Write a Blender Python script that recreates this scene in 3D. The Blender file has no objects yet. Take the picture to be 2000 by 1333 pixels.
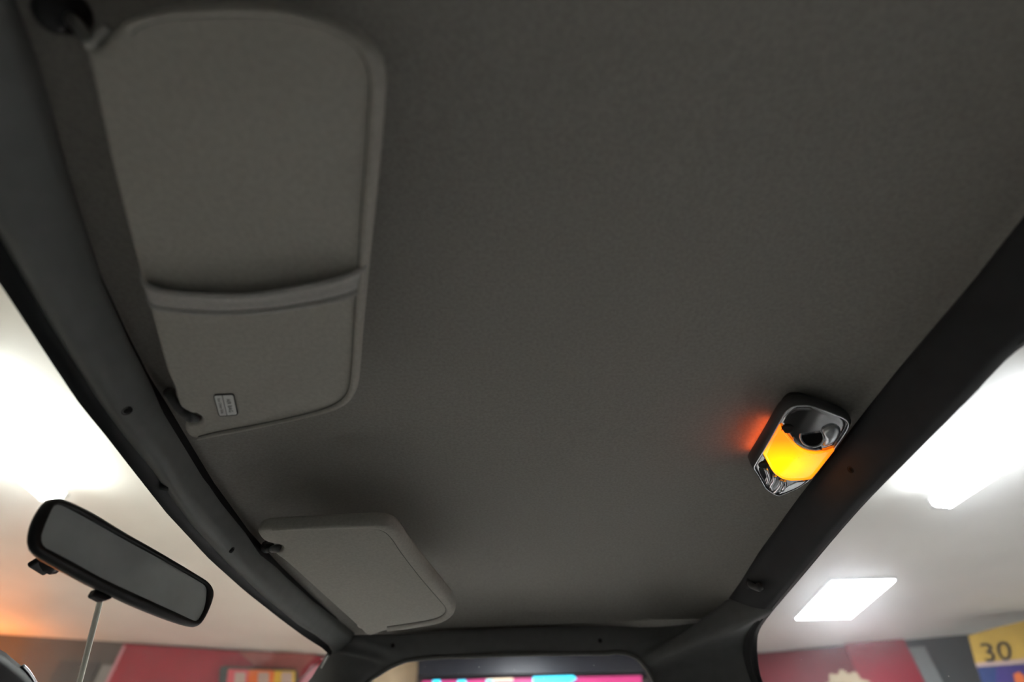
import bpy, bmesh, math, random
from mathutils import Vector, noise
from mathutils.bvhtree import BVHTree
random.seed(7)
scene = bpy.context.scene
col = scene.collection

# ------------------------------------------------------------------ camera
F = 1000.0                      # focal length in pixels of the 2000 x 1333 frame
PITCH = math.radians(45.5)
CZ = 1.42                       # camera height above the garage floor
cam_d = bpy.data.cameras.new('camera')
cam_d.sensor_width = 36.0
cam_d.lens = F / 2000.0 * 36.0
cam_d.clip_start = 0.01
cam_d.dof.use_dof = True
cam_d.dof.focus_distance = 0.62
cam_d.dof.aperture_fstop = 2.6
cam = bpy.data.objects.new('camera', cam_d)
col.objects.link(cam)
cam.location = (0, 0, CZ)
cam.rotation_euler = (math.pi / 2 + PITCH, 0, 0)
scene.camera = cam

# ------------------------------------------------------------------ world, exposure
world = bpy.data.worlds.new('world')
scene.world = world
world.use_nodes = True
world.node_tree.nodes['Background'].inputs[0].default_value = (0.02, 0.02, 0.022, 1)
world.node_tree.nodes['Background'].inputs[1].default_value = 1.0
scene.view_settings.view_transform = 'Standard'
scene.view_settings.look = 'None'
scene.view_settings.gamma = 1.0
scene.view_settings.use_curve_mapping = False
scene.view_settings.exposure = 0.5
scene.cycles.max_bounces = 9
scene.cycles.diffuse_bounces = 6
LED = 39.0                      # radiance of the garage ceiling panels

# ------------------------------------------------------------------ pixel geometry (camera-relative metres)
S_, C_ = math.sin(PITCH), math.cos(PITCH)
def ray(u, v):
    a = (u - 1000) / F; b = (v - 666.5) / F
    return Vector((a, S_ * b + C_, S_ - C_ * b))
def onz(p, z):
    d = ray(*p); return d * (z / d.z)
def onplane(p, p0, n):
    d = ray(*p); return d * (n.dot(p0) / n.dot(d))
def onsurf(p, g, lo=0.15, hi=2.5):
    d = ray(*p); a, b = lo, hi; ga = g(d * a)
    for _ in range(50):
        m = (a + b) / 2; gm = g(d * m)
        if (gm > 0) == (ga > 0): a, ga = m, gm
        else: b = m
    return d * ((a + b) / 2)
def catmull(pts, per=6, closed=False):
    out = []; n = len(pts)
    P = [Vector(p) for p in pts]
    rng = n if closed else n - 1
    for i in range(rng):
        if closed: a, b, c, d = P[i - 1], P[i], P[(i + 1) % n], P[(i + 2) % n]
        else: a, b, c, d = P[max(i - 1, 0)], P[i], P[i + 1], P[min(i + 2, n - 1)]
        for k in range(per):
            t = k / per
            out.append(0.5 * ((2 * b) + (c - a) * t + (2 * a - 5 * b + 4 * c - d) * t * t + (3 * b - a - 3 * c + d) * t ** 3))
    if not closed: out.append(P[-1])
    return out
def resample(P, n, closed=False):
    Q = list(P) + ([P[0]] if closed else [])
    L = [0.0]
    for i in range(1, len(Q)): L.append(L[-1] + (Q[i] - Q[i - 1]).length)
    out = []; m = n if closed else n - 1; j = 0
    for i in range(n):
        s = L[-1] * i / m
        while j < len(L) - 2 and L[j + 1] < s: j += 1
        t = (s - L[j]) / max(1e-9, L[j + 1] - L[j])
        out.append(Q[j].lerp(Q[j + 1], min(max(t, 0), 1)))
    return out
def interp(tab, y):            # tab: sorted (key, value)
    if y <= tab[0][0]: a, b = tab[0], tab[1]
    elif y >= tab[-1][0]: a, b = tab[-2], tab[-1]
    else:
        for a, b in zip(tab, tab[1:]):
            if a[0] <= y <= b[0]: break
    t = (y - a[0]) / (b[0] - a[0])
    t = max(-1.5, min(2.5, t))
    return a[1] + (b[1] - a[1]) * t
def fold(t, k=0.09):           # straight slope that rounds off into a flat at t = 1
    return 1 - k * math.log(1 + math.exp(min(40, (1 - t) / k)))
def sm(e0, e1, x):
    t = max(0, min(1, (x - e0) / (e1 - e0))); return t * t * (3 - 2 * t)

# ------------------------------------------------------------------ materials
MATS = {}
def mat(name, color, rough=0.6, metal=0.0, vary=0.12, scale=40, bump=0.0, bscale=400, emit=None, estr=0, coat=0, spec=0.5, detail=4):
    m = bpy.data.materials.new(name); m.use_nodes = True
    nt = m.node_tree; b = nt.nodes['Principled BSDF']
    b.inputs['Roughness'].default_value = rough
    b.inputs['Metallic'].default_value = metal
    b.inputs['Specular IOR Level'].default_value = spec
    if coat: b.inputs['Coat Weight'].default_value = coat; b.inputs['Coat Roughness'].default_value = 0.08
    tc = nt.nodes.new('ShaderNodeTexCoord')
    nz = nt.nodes.new('ShaderNodeTexNoise'); nz.inputs['Scale'].default_value = scale; nz.inputs['Detail'].default_value = detail
    nt.links.new(tc.outputs['Object'], nz.inputs['Vector'])
    rp = nt.nodes.new('ShaderNodeValToRGB')
    c = Vector(color[:3])
    rp.color_ramp.elements[0].position = 0.3; rp.color_ramp.elements[1].position = 0.7
    rp.color_ramp.elements[0].color = (*(c * (1 - vary)), 1)
    rp.color_ramp.elements[1].color = (*(c * (1 + vary)), 1)
    nt.links.new(nz.outputs['Fac'], rp.inputs['Fac'])
    nt.links.new(rp.outputs['Color'], b.inputs['Base Color'])
    if bump:
        n2 = nt.nodes.new('ShaderNodeTexNoise'); n2.inputs['Scale'].default_value = bscale; n2.inputs['Detail'].default_value = 3
        nt.links.new(tc.outputs['Object'], n2.inputs['Vector'])
        bp = nt.nodes.new('ShaderNodeBump'); bp.inputs['Strength'].default_value = bump; bp.inputs['Distance'].default_value = 0.001
        nt.links.new(n2.outputs['Fac'], bp.inputs['Height']); nt.links.new(bp.outputs['Normal'], b.inputs['Normal'])
    if emit:
        b.inputs['Emission Color'].default_value = (*emit, 1); b.inputs['Emission Strength'].default_value = estr
    MATS[name] = m
    return m
def glass_mat(name, tint, haze, dust, seed):
    """thin clear pane: transparent with a Schlick sheen, dust specks, and a faint forward-scattering film inside"""
    m = bpy.data.materials.new(name); m.use_nodes = True
    nt = m.node_tree; nt.nodes.clear()
    N = nt.nodes.new; L = nt.links.new
    out = N('ShaderNodeOutputMaterial')
    tr = N('ShaderNodeBsdfTransparent'); tr.inputs[0].default_value = (*tint, 1)
    tc = N('ShaderNodeTexCoord')
    gl = N('ShaderNodeBsdfGlossy'); gl.inputs['Roughness'].default_value = 0.02
    lw = N('ShaderNodeLayerWeight'); lw.inputs['Blend'].default_value = 0.5
    pw = N('ShaderNodeMath'); pw.operation = 'POWER'; pw.inputs[1].default_value = 5; L(lw.outputs['Facing'], pw.inputs[0])
    ma = N('ShaderNodeMath'); ma.operation = 'MULTIPLY_ADD'; ma.inputs[1].default_value = 0.5; ma.inputs[2].default_value = 0.008; L(pw.outputs[0], ma.inputs[0])
    m2 = N('ShaderNodeMixShader'); L(ma.outputs[0], m2.inputs[0]); L(tr.outputs[0], m2.inputs[1]); L(gl.outputs[0], m2.inputs[2])
    vo = N('ShaderNodeTexVoronoi'); vo.inputs['Scale'].default_value = 75
    mp = N('ShaderNodeMapping'); mp.inputs['Location'].default_value = (seed, seed * 2, 0)
    L(tc.outputs['Object'], mp.inputs['Vector']); L(mp.outputs[0], vo.inputs['Vector'])
    lt = N('ShaderNodeMath'); lt.operation = 'LESS_THAN'; lt.inputs[1].default_value = 0.032; L(vo.outputs['Distance'], lt.inputs[0])
    sp = N('ShaderNodeSeparateColor'); L(vo.outputs['Color'], sp.inputs[0])
    gt = N('ShaderNodeMath'); gt.operation = 'GREATER_THAN'; gt.inputs[1].default_value = 0.72; L(sp.outputs[0], gt.inputs[0])
    mu = N('ShaderNodeMath'); mu.operation = 'MULTIPLY'; L(lt.outputs[0], mu.inputs[0]); L(gt.outputs[0], mu.inputs[1])
    nz = N('ShaderNodeTexNoise'); nz.inputs['Scale'].default_value = 6; nz.inputs['Detail'].default_value = 7
    L(tc.outputs['Object'], nz.inputs['Vector'])
    mr = N('ShaderNodeMapRange'); mr.inputs[1].default_value = 0.35; mr.inputs[2].default_value = 0.75; mr.inputs[3].default_value = dust * 0.4; mr.inputs[4].default_value = dust * 2
    L(nz.outputs['Fac'], mr.inputs[0])
    ad = N('ShaderNodeMath'); ad.operation = 'MULTIPLY_ADD'; ad.inputs[1].default_value = 0.7; L(mu.outputs[0], ad.inputs[0]); L(mr.outputs[0], ad.inputs[2])
    df = N('ShaderNodeBsdfTranslucent'); df.inputs[0].default_value = (0.9, 0.88, 0.85, 1)
    m3 = N('ShaderNodeMixShader'); L(ad.outputs[0], m3.inputs[0]); L(m2.outputs[0], m3.inputs[1]); L(df.outputs[0], m3.inputs[2])
    L(m3.outputs[0], out.inputs['Surface'])
    if haze:
        vs = N('ShaderNodeVolumeScatter'); vs.inputs['Density'].default_value = haze; vs.inputs['Anisotropy'].default_value = 0.965
        L(vs.outputs[0], out.inputs['Volume'])
    MATS[name] = m
    return m
mat('headliner', (0.375, 0.361, 0.334), 0.95, vary=0.10, scale=300, bump=0.5, bscale=900, spec=0.2)
mat('visor_cloth', (0.53, 0.51, 0.465), 0.95, vary=0.08, scale=260, bump=0.45, bscale=800, spec=0.2)
mat('seam_thread', (0.19, 0.185, 0.17), 0.95, vary=0.15, scale=500)
mat('strap', (0.47, 0.46, 0.44), 0.9, vary=0.08, scale=300, bump=0.5, bscale=1100, spec=0.2)
mat('trim_plastic', (0.17, 0.176, 0.174), 0.5, vary=0.06, scale=60, bump=0.25, bscale=1500, spec=0.4)
mat('rear_plastic', (0.045, 0.046, 0.05), 0.7, vary=0.06, scale=60, bump=0.25, bscale=1500, spec=0.35)
mat('pillar_plastic', (0.17, 0.173, 0.175), 0.6, vary=0.06, scale=60, bump=0.25, bscale=1500, spec=0.4)
mat('rubber', (0.03, 0.031, 0.034), 0.5, vary=0.1, scale=80)
mat('seal_grey', (0.16, 0.16, 0.155), 0.6, vary=0.08, scale=80)
mat('frit', (0.006, 0.007, 0.009), 0.5, vary=0.05, scale=30, spec=0.3)
mat('black_plastic', (0.012, 0.012, 0.013), 0.42, vary=0.1, scale=80)
mat('dark_hole', (0.006, 0.006, 0.006), 0.8, vary=0.05)
mat('clip_plastic', (0.11, 0.11, 0.11), 0.45, vary=0.06)
mat('metal', (0.62, 0.62, 0.6), 0.28, 1.0, vary=0.05)
mat('chrome', (0.72, 0.74, 0.77), 0.07, 1.0, vary=0.02, scale=15)
mat('satin_chrome', (0.80, 0.83, 0.87), 0.30, 1.0, vary=0.02, scale=15)
mat('smoke_chrome', (0.42, 0.42, 0.43), 0.14, 1.0, vary=0.03, scale=15)
mat('housing_black', (0.07, 0.07, 0.07), 0.5, vary=0.08, scale=60)
mat('mirror_glass', (0.74, 0.80, 0.81), 0.12, 0.30, vary=0.10, scale=22, detail=6)
mat('label_white', (0.85, 0.86, 0.85), 0.6, vary=0.04)
mat('label_ink', (0.015, 0.015, 0.015), 0.6, vary=0.05)
mat('body_paint', (0.25, 0.25, 0.25), 0.4, vary=0.05)
mat('cab_dark', (0.24, 0.235, 0.225), 0.8, vary=0.1, bump=0.2)
mat('garage_ceiling', (0.74, 0.72, 0.66), 0.55, vary=0.08, scale=0.9, detail=8)
mat('garage_floor', (0.62, 0.60, 0.56), 0.5, vary=0.12, scale=2)
mat('wall_grey', (0.105, 0.10, 0.092), 0.7, vary=0.10, scale=3)
mat('wall_slate', (0.055, 0.065, 0.066), 0.6, vary=0.10, scale=3)
mat('panel_light', (0.24, 0.26, 0.255), 0.6, vary=0.06, scale=3)
mat('wall_white', (0.6, 0.59, 0.56), 0.7, vary=0.06, scale=2)
mat('red_paint', (0.36, 0.008, 0.03), 0.45, vary=0.10, scale=3)
mat('red_pale', (0.36, 0.10, 0.09), 0.6, vary=0.12, scale=5)
mat('red_dark', (0.24, 0.008, 0.02), 0.5, vary=0.10, scale=3)
mat('pink_edge', (0.62, 0.30, 0.36), 0.6, vary=0.05)
mat('cream', (0.66, 0.52, 0.34), 0.6, vary=0.06, scale=8)
mat('sign_pink', (0.75, 0.10, 0.13), 0.5, vary=0.06); mat('sign_orange', (0.85, 0.19, 0.05), 0.5, vary=0.06)
mat('sign_yellow', (0.78, 0.46, 0.05), 0.5, vary=0.06); mat('sign_pale', (0.55, 0.40, 0.36), 0.5, vary=0.06)
mat('banner_yellow', (0.66, 0.42, 0.08), 0.5, vary=0.08, scale=4)
mat('banner_blue', (0.03, 0.06, 0.19), 0.5, vary=0.08, scale=4)
mat('banner_purple', (0.06, 0.04, 0.20), 0.5, vary=0.15, scale=6)
mat('navy', (0.012, 0.014, 0.024), 0.4, vary=0.1, scale=4)
mat('led_panel', (0.8, 0.8, 0.8), 0.5, emit=(0.97, 1.0, 1.0), estr=LED, vary=0.02)
mat('tube_glow', (0.8, 0.8, 0.8), 0.5, emit=(0.97, 1.0, 0.99), estr=LED * 0.9, vary=0.02)
mat('cyan_light', (0.1, 0.6, 0.8), 0.5, emit=(0.0, 0.75, 1.0), estr=1.6, vary=0.02)
mat('magenta_light', (0.5, 0.05, 0.2), 0.5, emit=(0.62, 0.02, 0.16), estr=0.55, vary=0.05, scale=8)
mat('warm_light', (0.9, 0.7, 0.5), 0.5, emit=(1.0, 0.75, 0.5), estr=0.8, vary=0.02)
mat('amber_lamp', (0.9, 0.4, 0.1), 0.5, emit=(1.0, 0.25, 0.03), estr=28, vary=0.02)
mat('lens', (0.8, 0.35, 0.03), 0.16, emit=(1.0, 0.33, 0.0), estr=2.1, vary=0.02, coat=0.6)
mat('slot_amber', (0.6, 0.15, 0.02), 0.4, emit=(1.0, 0.12, 0.02), estr=7.0, vary=0.02)
mat('cable', (0.62, 0.58, 0.48), 0.5, vary=0.06)
mat('gloss_black', (0.008, 0.009, 0.012), 0.6, vary=0.05)
glass_mat('windshield_glass', (0.97, 0.985, 0.975), 9, 0.003, 3.1)
glass_mat('rear_glass', (0.785, 0.80, 0.83), 12, 0.008, 8.7)
glass_mat('door_glass', (0.88, 0.89, 0.91), 0, 0.004, 5.3)

# ------------------------------------------------------------------ object helpers
def setp(o, label=None, cat=None, group=None, kind=None):
    if label: o['label'] = label
    if cat: o['category'] = cat
    if group: o['group'] = group
    if kind: o['kind'] = kind
    return o
def thing(name, base, label, cat, group=None):
    o = bpy.data.objects.new(name, None); col.objects.link(o)
    o.empty_display_size = 0.03
    o.location = (base.x, base.y, base.z + CZ)
    return setp(o, label, cat, group)
def wloc(o):
    v = Vector((0, 0, 0))
    while o: v += o.location; o = o.parent
    return v
def build(name, verts, faces, m, parent=None, smooth=True, solid=0.0, bevel=0.0, fix=True):
    off = wloc(parent) if parent else Vector((0, 0, 0))
    me = bpy.data.meshes.new(name)
    me.from_pydata([(v[0] - off.x, v[1] - off.y, v[2] + CZ - off.z) for v in verts], [], faces)
    if fix:
        bm = bmesh.new(); bm.from_mesh(me)
        bmesh.ops.remove_doubles(bm, verts=bm.verts, dist=1e-6)
        bmesh.ops.recalc_face_normals(bm, faces=bm.faces); bm.to_mesh(me); bm.free()
    me.materials.append(MATS[m])
    for p in me.polygons: p.use_smooth = smooth
    o = bpy.data.objects.new(name, me); col.objects.link(o)
    if parent: o.parent = parent
    if solid:
        md = o.modifiers.new('solid', 'SOLIDIFY'); md.thickness = solid; md.offset = 0
    if bevel:
        md = o.modifiers.new('bevel', 'BEVEL'); md.width = bevel; md.segments = 2; md.limit_method = 'ANGLE'
    return o
def loft(curves, closed=False):
    V = []; Fc = []; n = len(curves[0])
    for c in curves: V += [Vector(p) for p in c]
    for i in range(len(curves) - 1):
        for j in range(n if closed else n - 1):
            k = (j + 1) % n
            Fc.append((i * n + j, i * n + k, (i + 1) * n + k, (i + 1) * n + j))
    return V, Fc
def tube(path, r, seg=8, closed=False):
    V = []; Fc = []; n = len(path); up0 = Vector((0.3, 0.2, 1))
    for i, p in enumerate(path):
        a = path[i - 1] if (closed or i) else p
        b = path[(i + 1) % n] if (closed or i < n - 1) else p
        t = (b - a).normalized(); s = t.cross(up0).normalized(); w = s.cross(t)
        rr = r[i] if isinstance(r, (list, tuple)) else r
        for k in range(seg):
            an = 2 * math.pi * k / seg
            V.append(p + s * (rr * math.cos(an)) + w * (rr * math.sin(an)))
    for i in range(n if closed else n - 1):
        for k in range(seg):
            k2 = (k + 1) % seg; i2 = (i + 1) % n
            Fc.append((i * seg + k, i * seg + k2, i2 * seg + k2, i2 * seg + k))
    if not closed:
        Fc.append(tuple(range(seg))); Fc.append(tuple((n - 1) * seg + k for k in range(seg)))
    return V, Fc
def cap(V, Fc, ring0, n):
    Fc.append(tuple(range(ring0, ring0 + n)))
def slab(outline, back, front=None):
    """closed prism between an outline and the same outline moved by `back`"""
    n = len(outline)
    V, Fc = loft([outline, [p + back for p in outline]], True)
    Fc.append(tuple(range(n))); Fc.append(tuple(range(n, 2 * n)))
    return V, Fc
def boxv(lo, hi):
    x0, y0, z0 = lo; x1, y1, z1 = hi
    V = [Vector(p) for p in ((x0, y0, z0), (x1, y0, z0), (x1, y1, z0), (x0, y1, z0), (x0, y0, z1), (x1, y0, z1), (x1, y1, z1), (x0, y1, z1))]
    return V, [(0, 3, 2, 1), (4, 5, 6, 7), (0, 1, 5, 4), (1, 2, 6, 5), (2, 3, 7, 6), (3, 0, 4, 7)]
def obox(c, ax, ay, az):
    """box about centre c with half-axis vectors"""
    V = [c + ax * a + ay * b + az * d for d in (-1, 1) for a, b in ((-1, -1), (1, -1), (1, 1), (-1, 1))]
    return V, [(0, 3, 2, 1), (4, 5, 6, 7), (0, 1, 5, 4), (1, 2, 6, 5), (2, 3, 7, 6), (3, 0, 4, 7)]
def join(*parts):
    V = []; Fc = []
    for v, f in parts:
        o = len(V); V += list(v); Fc += [tuple(i + o for i in q) for q in f]
    return V, Fc
def inset2(P, d, nrm):
    """move a closed planar outline inwards by d"""
    n = len(P); c = sum(P, Vector()) / n; out = []
    area = sum(((P[i] - c).cross(P[(i + 1) % n] - c)).dot(nrm) for i in range(n))
    sg = 1 if area > 0 else -1
    for i in range(n):
        t = (P[(i + 1) % n] - P[i - 1]).normalized()
        out.append(P[i] + nrm.cross(t) * (d * sg))
    return out
def text_mesh(s, size):
    cu = bpy.data.curves.new('t', 'FONT'); cu.body = s; cu.size = size; cu.align_x = 'CENTER'; cu.align_y = 'CENTER'
    cu.resolution_u = 3
    o = bpy.data.objects.new('t', cu); col.objects.link(o)
    dg = bpy.context.evaluated_depsgraph_get(); dg.update()
    me = bpy.data.meshes.new_from_object(o.evaluated_get(dg))
    V = [v.co.copy() for v in me.vertices]; Fc = [tuple(p.vertices) for p in me.polygons]
    bpy.data.objects.remove(o); bpy.data.curves.remove(cu); bpy.data.meshes.remove(me)
    return V, Fc
def P3(L, z): return [onz(p, z) for p in L]

# ================================================================== THE CAB: guide curves
front_px = [(47, 58), (60, 100), (79, 153), (97, 214), (119, 297), (140, 360), (200, 540), (224, 592), (255, 661), (290, 730), (324, 795),
            (362, 861), (400, 923), (425, 958), (476, 1026), (510, 1070), (561, 1125), (612, 1176), (650, 1210), (692, 1243)]
edge_px = [(0, 458), (45, 540), (93, 623), (138, 695), (190, 778), (242, 851), (297, 916), (330, 965), (374, 1026), (442, 1098), (510, 1162),
           (578, 1217), (612, 1237), (639, 1257), (649, 1274)]
glass_px = [(0, 554), (52, 633), (104, 713), (155, 788), (207, 851), (259, 918), (323, 999), (408, 1091), (476, 1152), (544, 1206), (595, 1244),
            (629, 1265), (643, 1279)]
rear_px = [(2000, 428), (1885, 570), (1824, 640), (1756, 721), (1689, 806), (1560, 973), (1483, 1080), (1447, 1138), (1424, 1171)]
redge_px = [(2000, 647), (1922, 725), (1797, 858), (1671, 984), (1582, 1087), (1498, 1190)]
rglass_px = [(2000, 673), (1893, 777), (1782, 888), (1671, 1002), (1564, 1128), (1500, 1204)]
far_px = [(692, 1243), (780, 1242), (870, 1237), (1000, 1233), (1100, 1231), (1180, 1229), (1245, 1229), (1300, 1226), (1340, 1221), (1385, 1213), (1412, 1193), (1424, 1171)]
Z_FR, Z_RE, Z_FAR, Z_TOP = 0.325, 0.315, 0.31, 0.345
def zramp(L, z0, z1, k=4):
    n = len(L); return [onz(p, z0 if i < n - k else z0 + (z1 - z0) * (i - (n - k) + 1) / k) for i, p in enumerate(L)]
front = [Vector((-0.225, -0.09, 0.300)), Vector((-0.252, -0.02, 0.316))] + zramp(front_px, Z_FR, Z_FAR)
rear = [Vector((0.372, -0.09, 0.295)), Vector((0.372, 0.02, 0.31))] + zramp(rear_px, Z_RE, Z_FAR)
far = P3(far_px, Z_FAR)
def ytab(L, k): return sorted((p.y, p[k]) for p in L)
fx, fz = ytab(front, 0), ytab(front, 2)
rx, rz = ytab(rear, 0), ytab(rear, 2)
E3 = [Vector((-0.255, -0.10, 0.27)), Vector((-0.305, 0.0, 0.283))] + P3(edge_px, 0.29)
ex, ez = ytab(E3, 0), ytab(E3, 2)
G3 = [Vector((-0.262, -0.13, 0.27)), Vector((-0.325, 0.0, 0.28))] + P3(glass_px, 0.285)
gx, gz = ytab(G3, 0), ytab(G3, 2)
RE3 = [Vector((0.392, -0.12, 0.25)), Vector((0.392, 0.05, 0.265))] + P3(redge_px, 0.27)
rex, rez = ytab(RE3, 0), ytab(RE3, 2)
GA = math.radians(44)                                  # rake of the windscreen
YC = 0.52
def glass_pt(y, s):
    return Vector((interp(gx, y) - math.cos(GA) * s, y + (y - YC) * 0.06 * s, interp(gz, y) - math.sin(GA) * s))
def g_glass(p):                                        # <0 in front of the windscreen
    s = (0.285 - p.z) / math.sin(GA); return p.x - (interp(gx, p.y) - math.cos(GA) * s)
YR = RE3[-1].y
def rear_x(y, z): return interp(rex, min(y, YR + 0.02)) + 0.004 + (0.27 - z) * 0.2
def g_rear(p): return p.x - rear_x(p.y, p.z)
yf_tab = sorted((onz(p, 0.271).x, onz(p, 0.271).y) for p in [(800, 1290), (908, 1283), (1016, 1279), (1184, 1277), (1222, 1276)])
def far_y(x, z): return interp(yf_tab, max(-0.3, min(0.33, x))) + (0.271 - z) * 0.2
def g_far(p): return p.y - far_y(p.x, p.z)

# ------------------------------------------------------------------ headliner
NU, NV = 72, 72
Fr = resample(front, NV); Rr = resample(rear, NV)
Nn = resample([front[0], (front[0] + rear[0]) / 2, rear[0]], NU); Ff = resample(far, NU)
V = []; Fc = []
for j in range(NV):
    t = j / (NV - 1)
    for i in range(NU):
        s = i / (NU - 1)
        p = Fr[j] * (1 - s) + Rr[j] * s + Nn[i] * (1 - t) + Ff[i] * t \
            - (Fr[0] * (1 - s) * (1 - t) + Rr[0] * s * (1 - t) + Fr[-1] * (1 - s) * t + Rr[-1] * s * t)
        w = sm(-0.03, 0.13, p.x - interp(fx, p.y)) * fold((interp(rx, p.y) - p.x) / 0.09) * fold((1.0 - t) * 1.14 / 0.11) * fold((p.y + 0.10) / 0.18)
        z = p.z + (Z_TOP - p.z) * w + 0.004 * math.sin(math.pi * t) * w + 0.0012 * noise.noise(p * 9) * w
        c = Vector((0.03, 0.55, 0)); q = Vector((p.x, p.y, 0)) - c
        grow = 1.05
        V.append(Vector((c.x + q.x * grow, c.y + q.y * grow, z + 0.003)))
for j in range(NV - 1):
    for i in range(NU - 1):
        a = j * NU + i; Fc.append((a, a + 1, a + NU + 1, a + NU))
setp(build('ceiling', V, Fc, 'headliner', solid=0.003), 'dark grey fabric headliner stretched across the truck cab roof', 'headliner', kind='structure')

# outer roof skin that keeps the garage light out
V = []; Fc = []
n = 24
ring = [Vector((interp(gx, y) + 0.045 + 0.012, y, interp(gz, y) + 0.052)) for y in [-0.14 + 1.28 * k / n for k in range(n + 1)]]
ring += [p + Vector((0, 0.050, -0.022)) for p in resample(far, 16)[1:-1]]
ring += [Vector((rear_x(y, 0.27) + 0.03, y, 0.288)) for y in [1.0 - 1.12 * k / n for k in range(n + 1)]]
ring += [Vector((0.30, -0.17, 0.29)), Vector((-0.15, -0.17, 0.29))]
c = Vector((0.03, 0.55, 0))
rin = [Vector((c.x + (p.x - c.x) * 0.955, c.y + (p.y - c.y) * 0.955, p.z + 0.006)) for p in ring]
up = [Vector((c.x + (p.x - c.x) * 0.99, c.y + (p.y - c.y) * 0.99, 0.385)) for p in ring]
up2 = [Vector((c.x + (p.x - c.x) * 0.55, c.y + (p.y - c.y) * 0.55, 0.41)) for p in ring]
V, Fc = loft([rin, ring, up, up2], True); cap(V, Fc, 3 * len(ring), len(ring))
setp(build('roof_skin', V, Fc, 'body_paint'), 'painted metal roof skin above the headliner of the cab', 'roof', kind='structure')

# ------------------------------------------------------------------ windscreen header trim
ys = [-0.10 + 1.0 * k / 60 for k in range(61)]
y1 = far[0].y
ys = [-0.10 + (y1 + 0.10) * k / 80 for k in range(81)]
prof = [(-0.05, -0.6), (0.0, 0.0), (0.06, 0.30), (0.15, 0.45), (0.35, 0.62), (0.55, 0.86), (0.70, 1.0), (0.82, 0.97), (0.90, 0.78), (0.96, 0.45), (1.0, 0.0)]
rows = []
for w, b in prof:
    r = []
    for y in ys:
        S = Vector((interp(fx, y), y, interp(fz, y) - 0.001)); Ed = Vector((interp(ex, y), y, interp(ez, y)))
        d = Ed - S; nn = Vector((-d.z, 0, d.x)).normalized()
        if nn.z > 0: nn = -nn
        r.append(S + d * w + nn * (0.013 * b))
    rows.append(r)
rows.append([p + Vector((-0.006, 0, 0.004)) for p in rows[-1]])
rows.append([p + Vector((0.012, 0, 0.022)) for p in rows[-1]])
V, Fc = loft(rows)
bvh1 = BVHTree.FromPolygons(V, Fc)
trim1 = setp(build('trim_1', V, Fc, 'trim_plastic'), 'curved grey plastic trim along the top of the windscreen', 'trim', kind='structure')
def disc_on(p, nrm, r, squash, name, m, parent, depth=0.002):
    a = nrm.cross(Vector((0, 1, 0.2))).normalized(); b = nrm.cross(a)
    ring = [p + a * (r * math.cos(k * math.pi / 8)) + b * (r * squash * math.sin(k * math.pi / 8)) for k in range(16)]
    in1 = [p + (q - p) * 0.72 - nrm * depth * 0.2 for q in ring]
    in2 = [p + (q - p) * 0.55 + nrm * depth * 0.5 for q in ring]
    Vv, Ff_ = loft([[q - nrm * depth for q in ring], [q + nrm * depth * 0.25 for q in ring], in1, in2], True)
    Ff_.append(tuple(range(48, 64)))
    return build(name, Vv, Ff_, m, parent)
def screw(bvh, px, r, parent):
    d = ray(*px); loc, nrm, idx, dist = bvh.ray_cast(Vector((0, 0, 0)), d.normalized())
    if loc is None: return None
    if nrm.dot(d) > 0: nrm = -nrm
    disc_on(loc, nrm, r, 1, 'screw', 'dark_hole', parent)
    return loc
screw(bvh1, (248, 803), 0.0045, trim1); screw(bvh1, (453, 1075), 0.004, trim1)
p = bvh1.ray_cast(Vector((0, 0, 0)), ray(322, 952).normalized())[0]
build('clip', *obox(p, Vector((.0035, .002, 0)), Vector((-.002, .004, 0)), Vector((0, 0, .002))), 'dark_hole', trim1)

# ------------------------------------------------------------------ windscreen and its black border
yg = [-0.13 + (G3[-1].y + 0.0 + 0.13) * k / 50 for k in range(51)]
ss = [-0.05, 0.0, 0.1, 0.25, 0.45, 0.7, 0.95, 1.1]
V, Fc = loft([[glass_pt(y, s) for y in yg] for s in ss])
win1 = setp(build('window_1', V, Fc, 'windshield_glass', solid=0.004), 'dusty raked windscreen behind the rear view mirror', 'windscreen', kind='structure')
inw = Vector((math.sin(GA), 0, -math.cos(GA)))
V, Fc = loft([[glass_pt(y, s) + inw * 0.002 for y in yg] for s in (-0.055, -0.03, -0.012, 0.0)])
build('black_border', V, Fc, 'frit', win1, solid=0.001)

# ------------------------------------------------------------------ rear header trim
ys = [-0.10 + (YR + 0.10) * k / 70 for k in range(71)]
rows = []
for w, b in ((-0.06, -1.0), (0, 0), (0.06, 0.5), (0.2, 0.8), (0.5, 1.0), (0.8, 0.8), (0.94, 0.5), (1.0, 0.0)):
    r = []
    for y in ys:
        t = (y + 0.1) / (YR + 0.1)
        yS = -0.1 + (rear[-1].y + 0.1) * t
        S = Vector((interp(rx, yS), yS, interp(rz, yS) - 0.001)); Ed = Vector((interp(rex, y), y, interp(rez, y)))
        d = Ed - S; nn = Vector((d.z, 0, -d.x)).normalized()
        if nn.x > 0: nn = -nn
        r.append(S + d * w + nn * (0.0045 * b))
    rows.append(r)
rows.append([p + Vector((0.010, 0, 0.002)) for p in rows[-1]])
V, Fc = loft(rows)
trim2 = setp(build('trim_2', V, Fc, 'rear_plastic'), 'black plastic trim along the top of the rear window', 'trim', kind='structure')
bvh2 = BVHTree.FromPolygons(V, Fc)
screw(bvh2, (1661, 918), 0.0035, trim2); screw(bvh2, (1451, 1186), 0.004, trim2)

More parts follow.
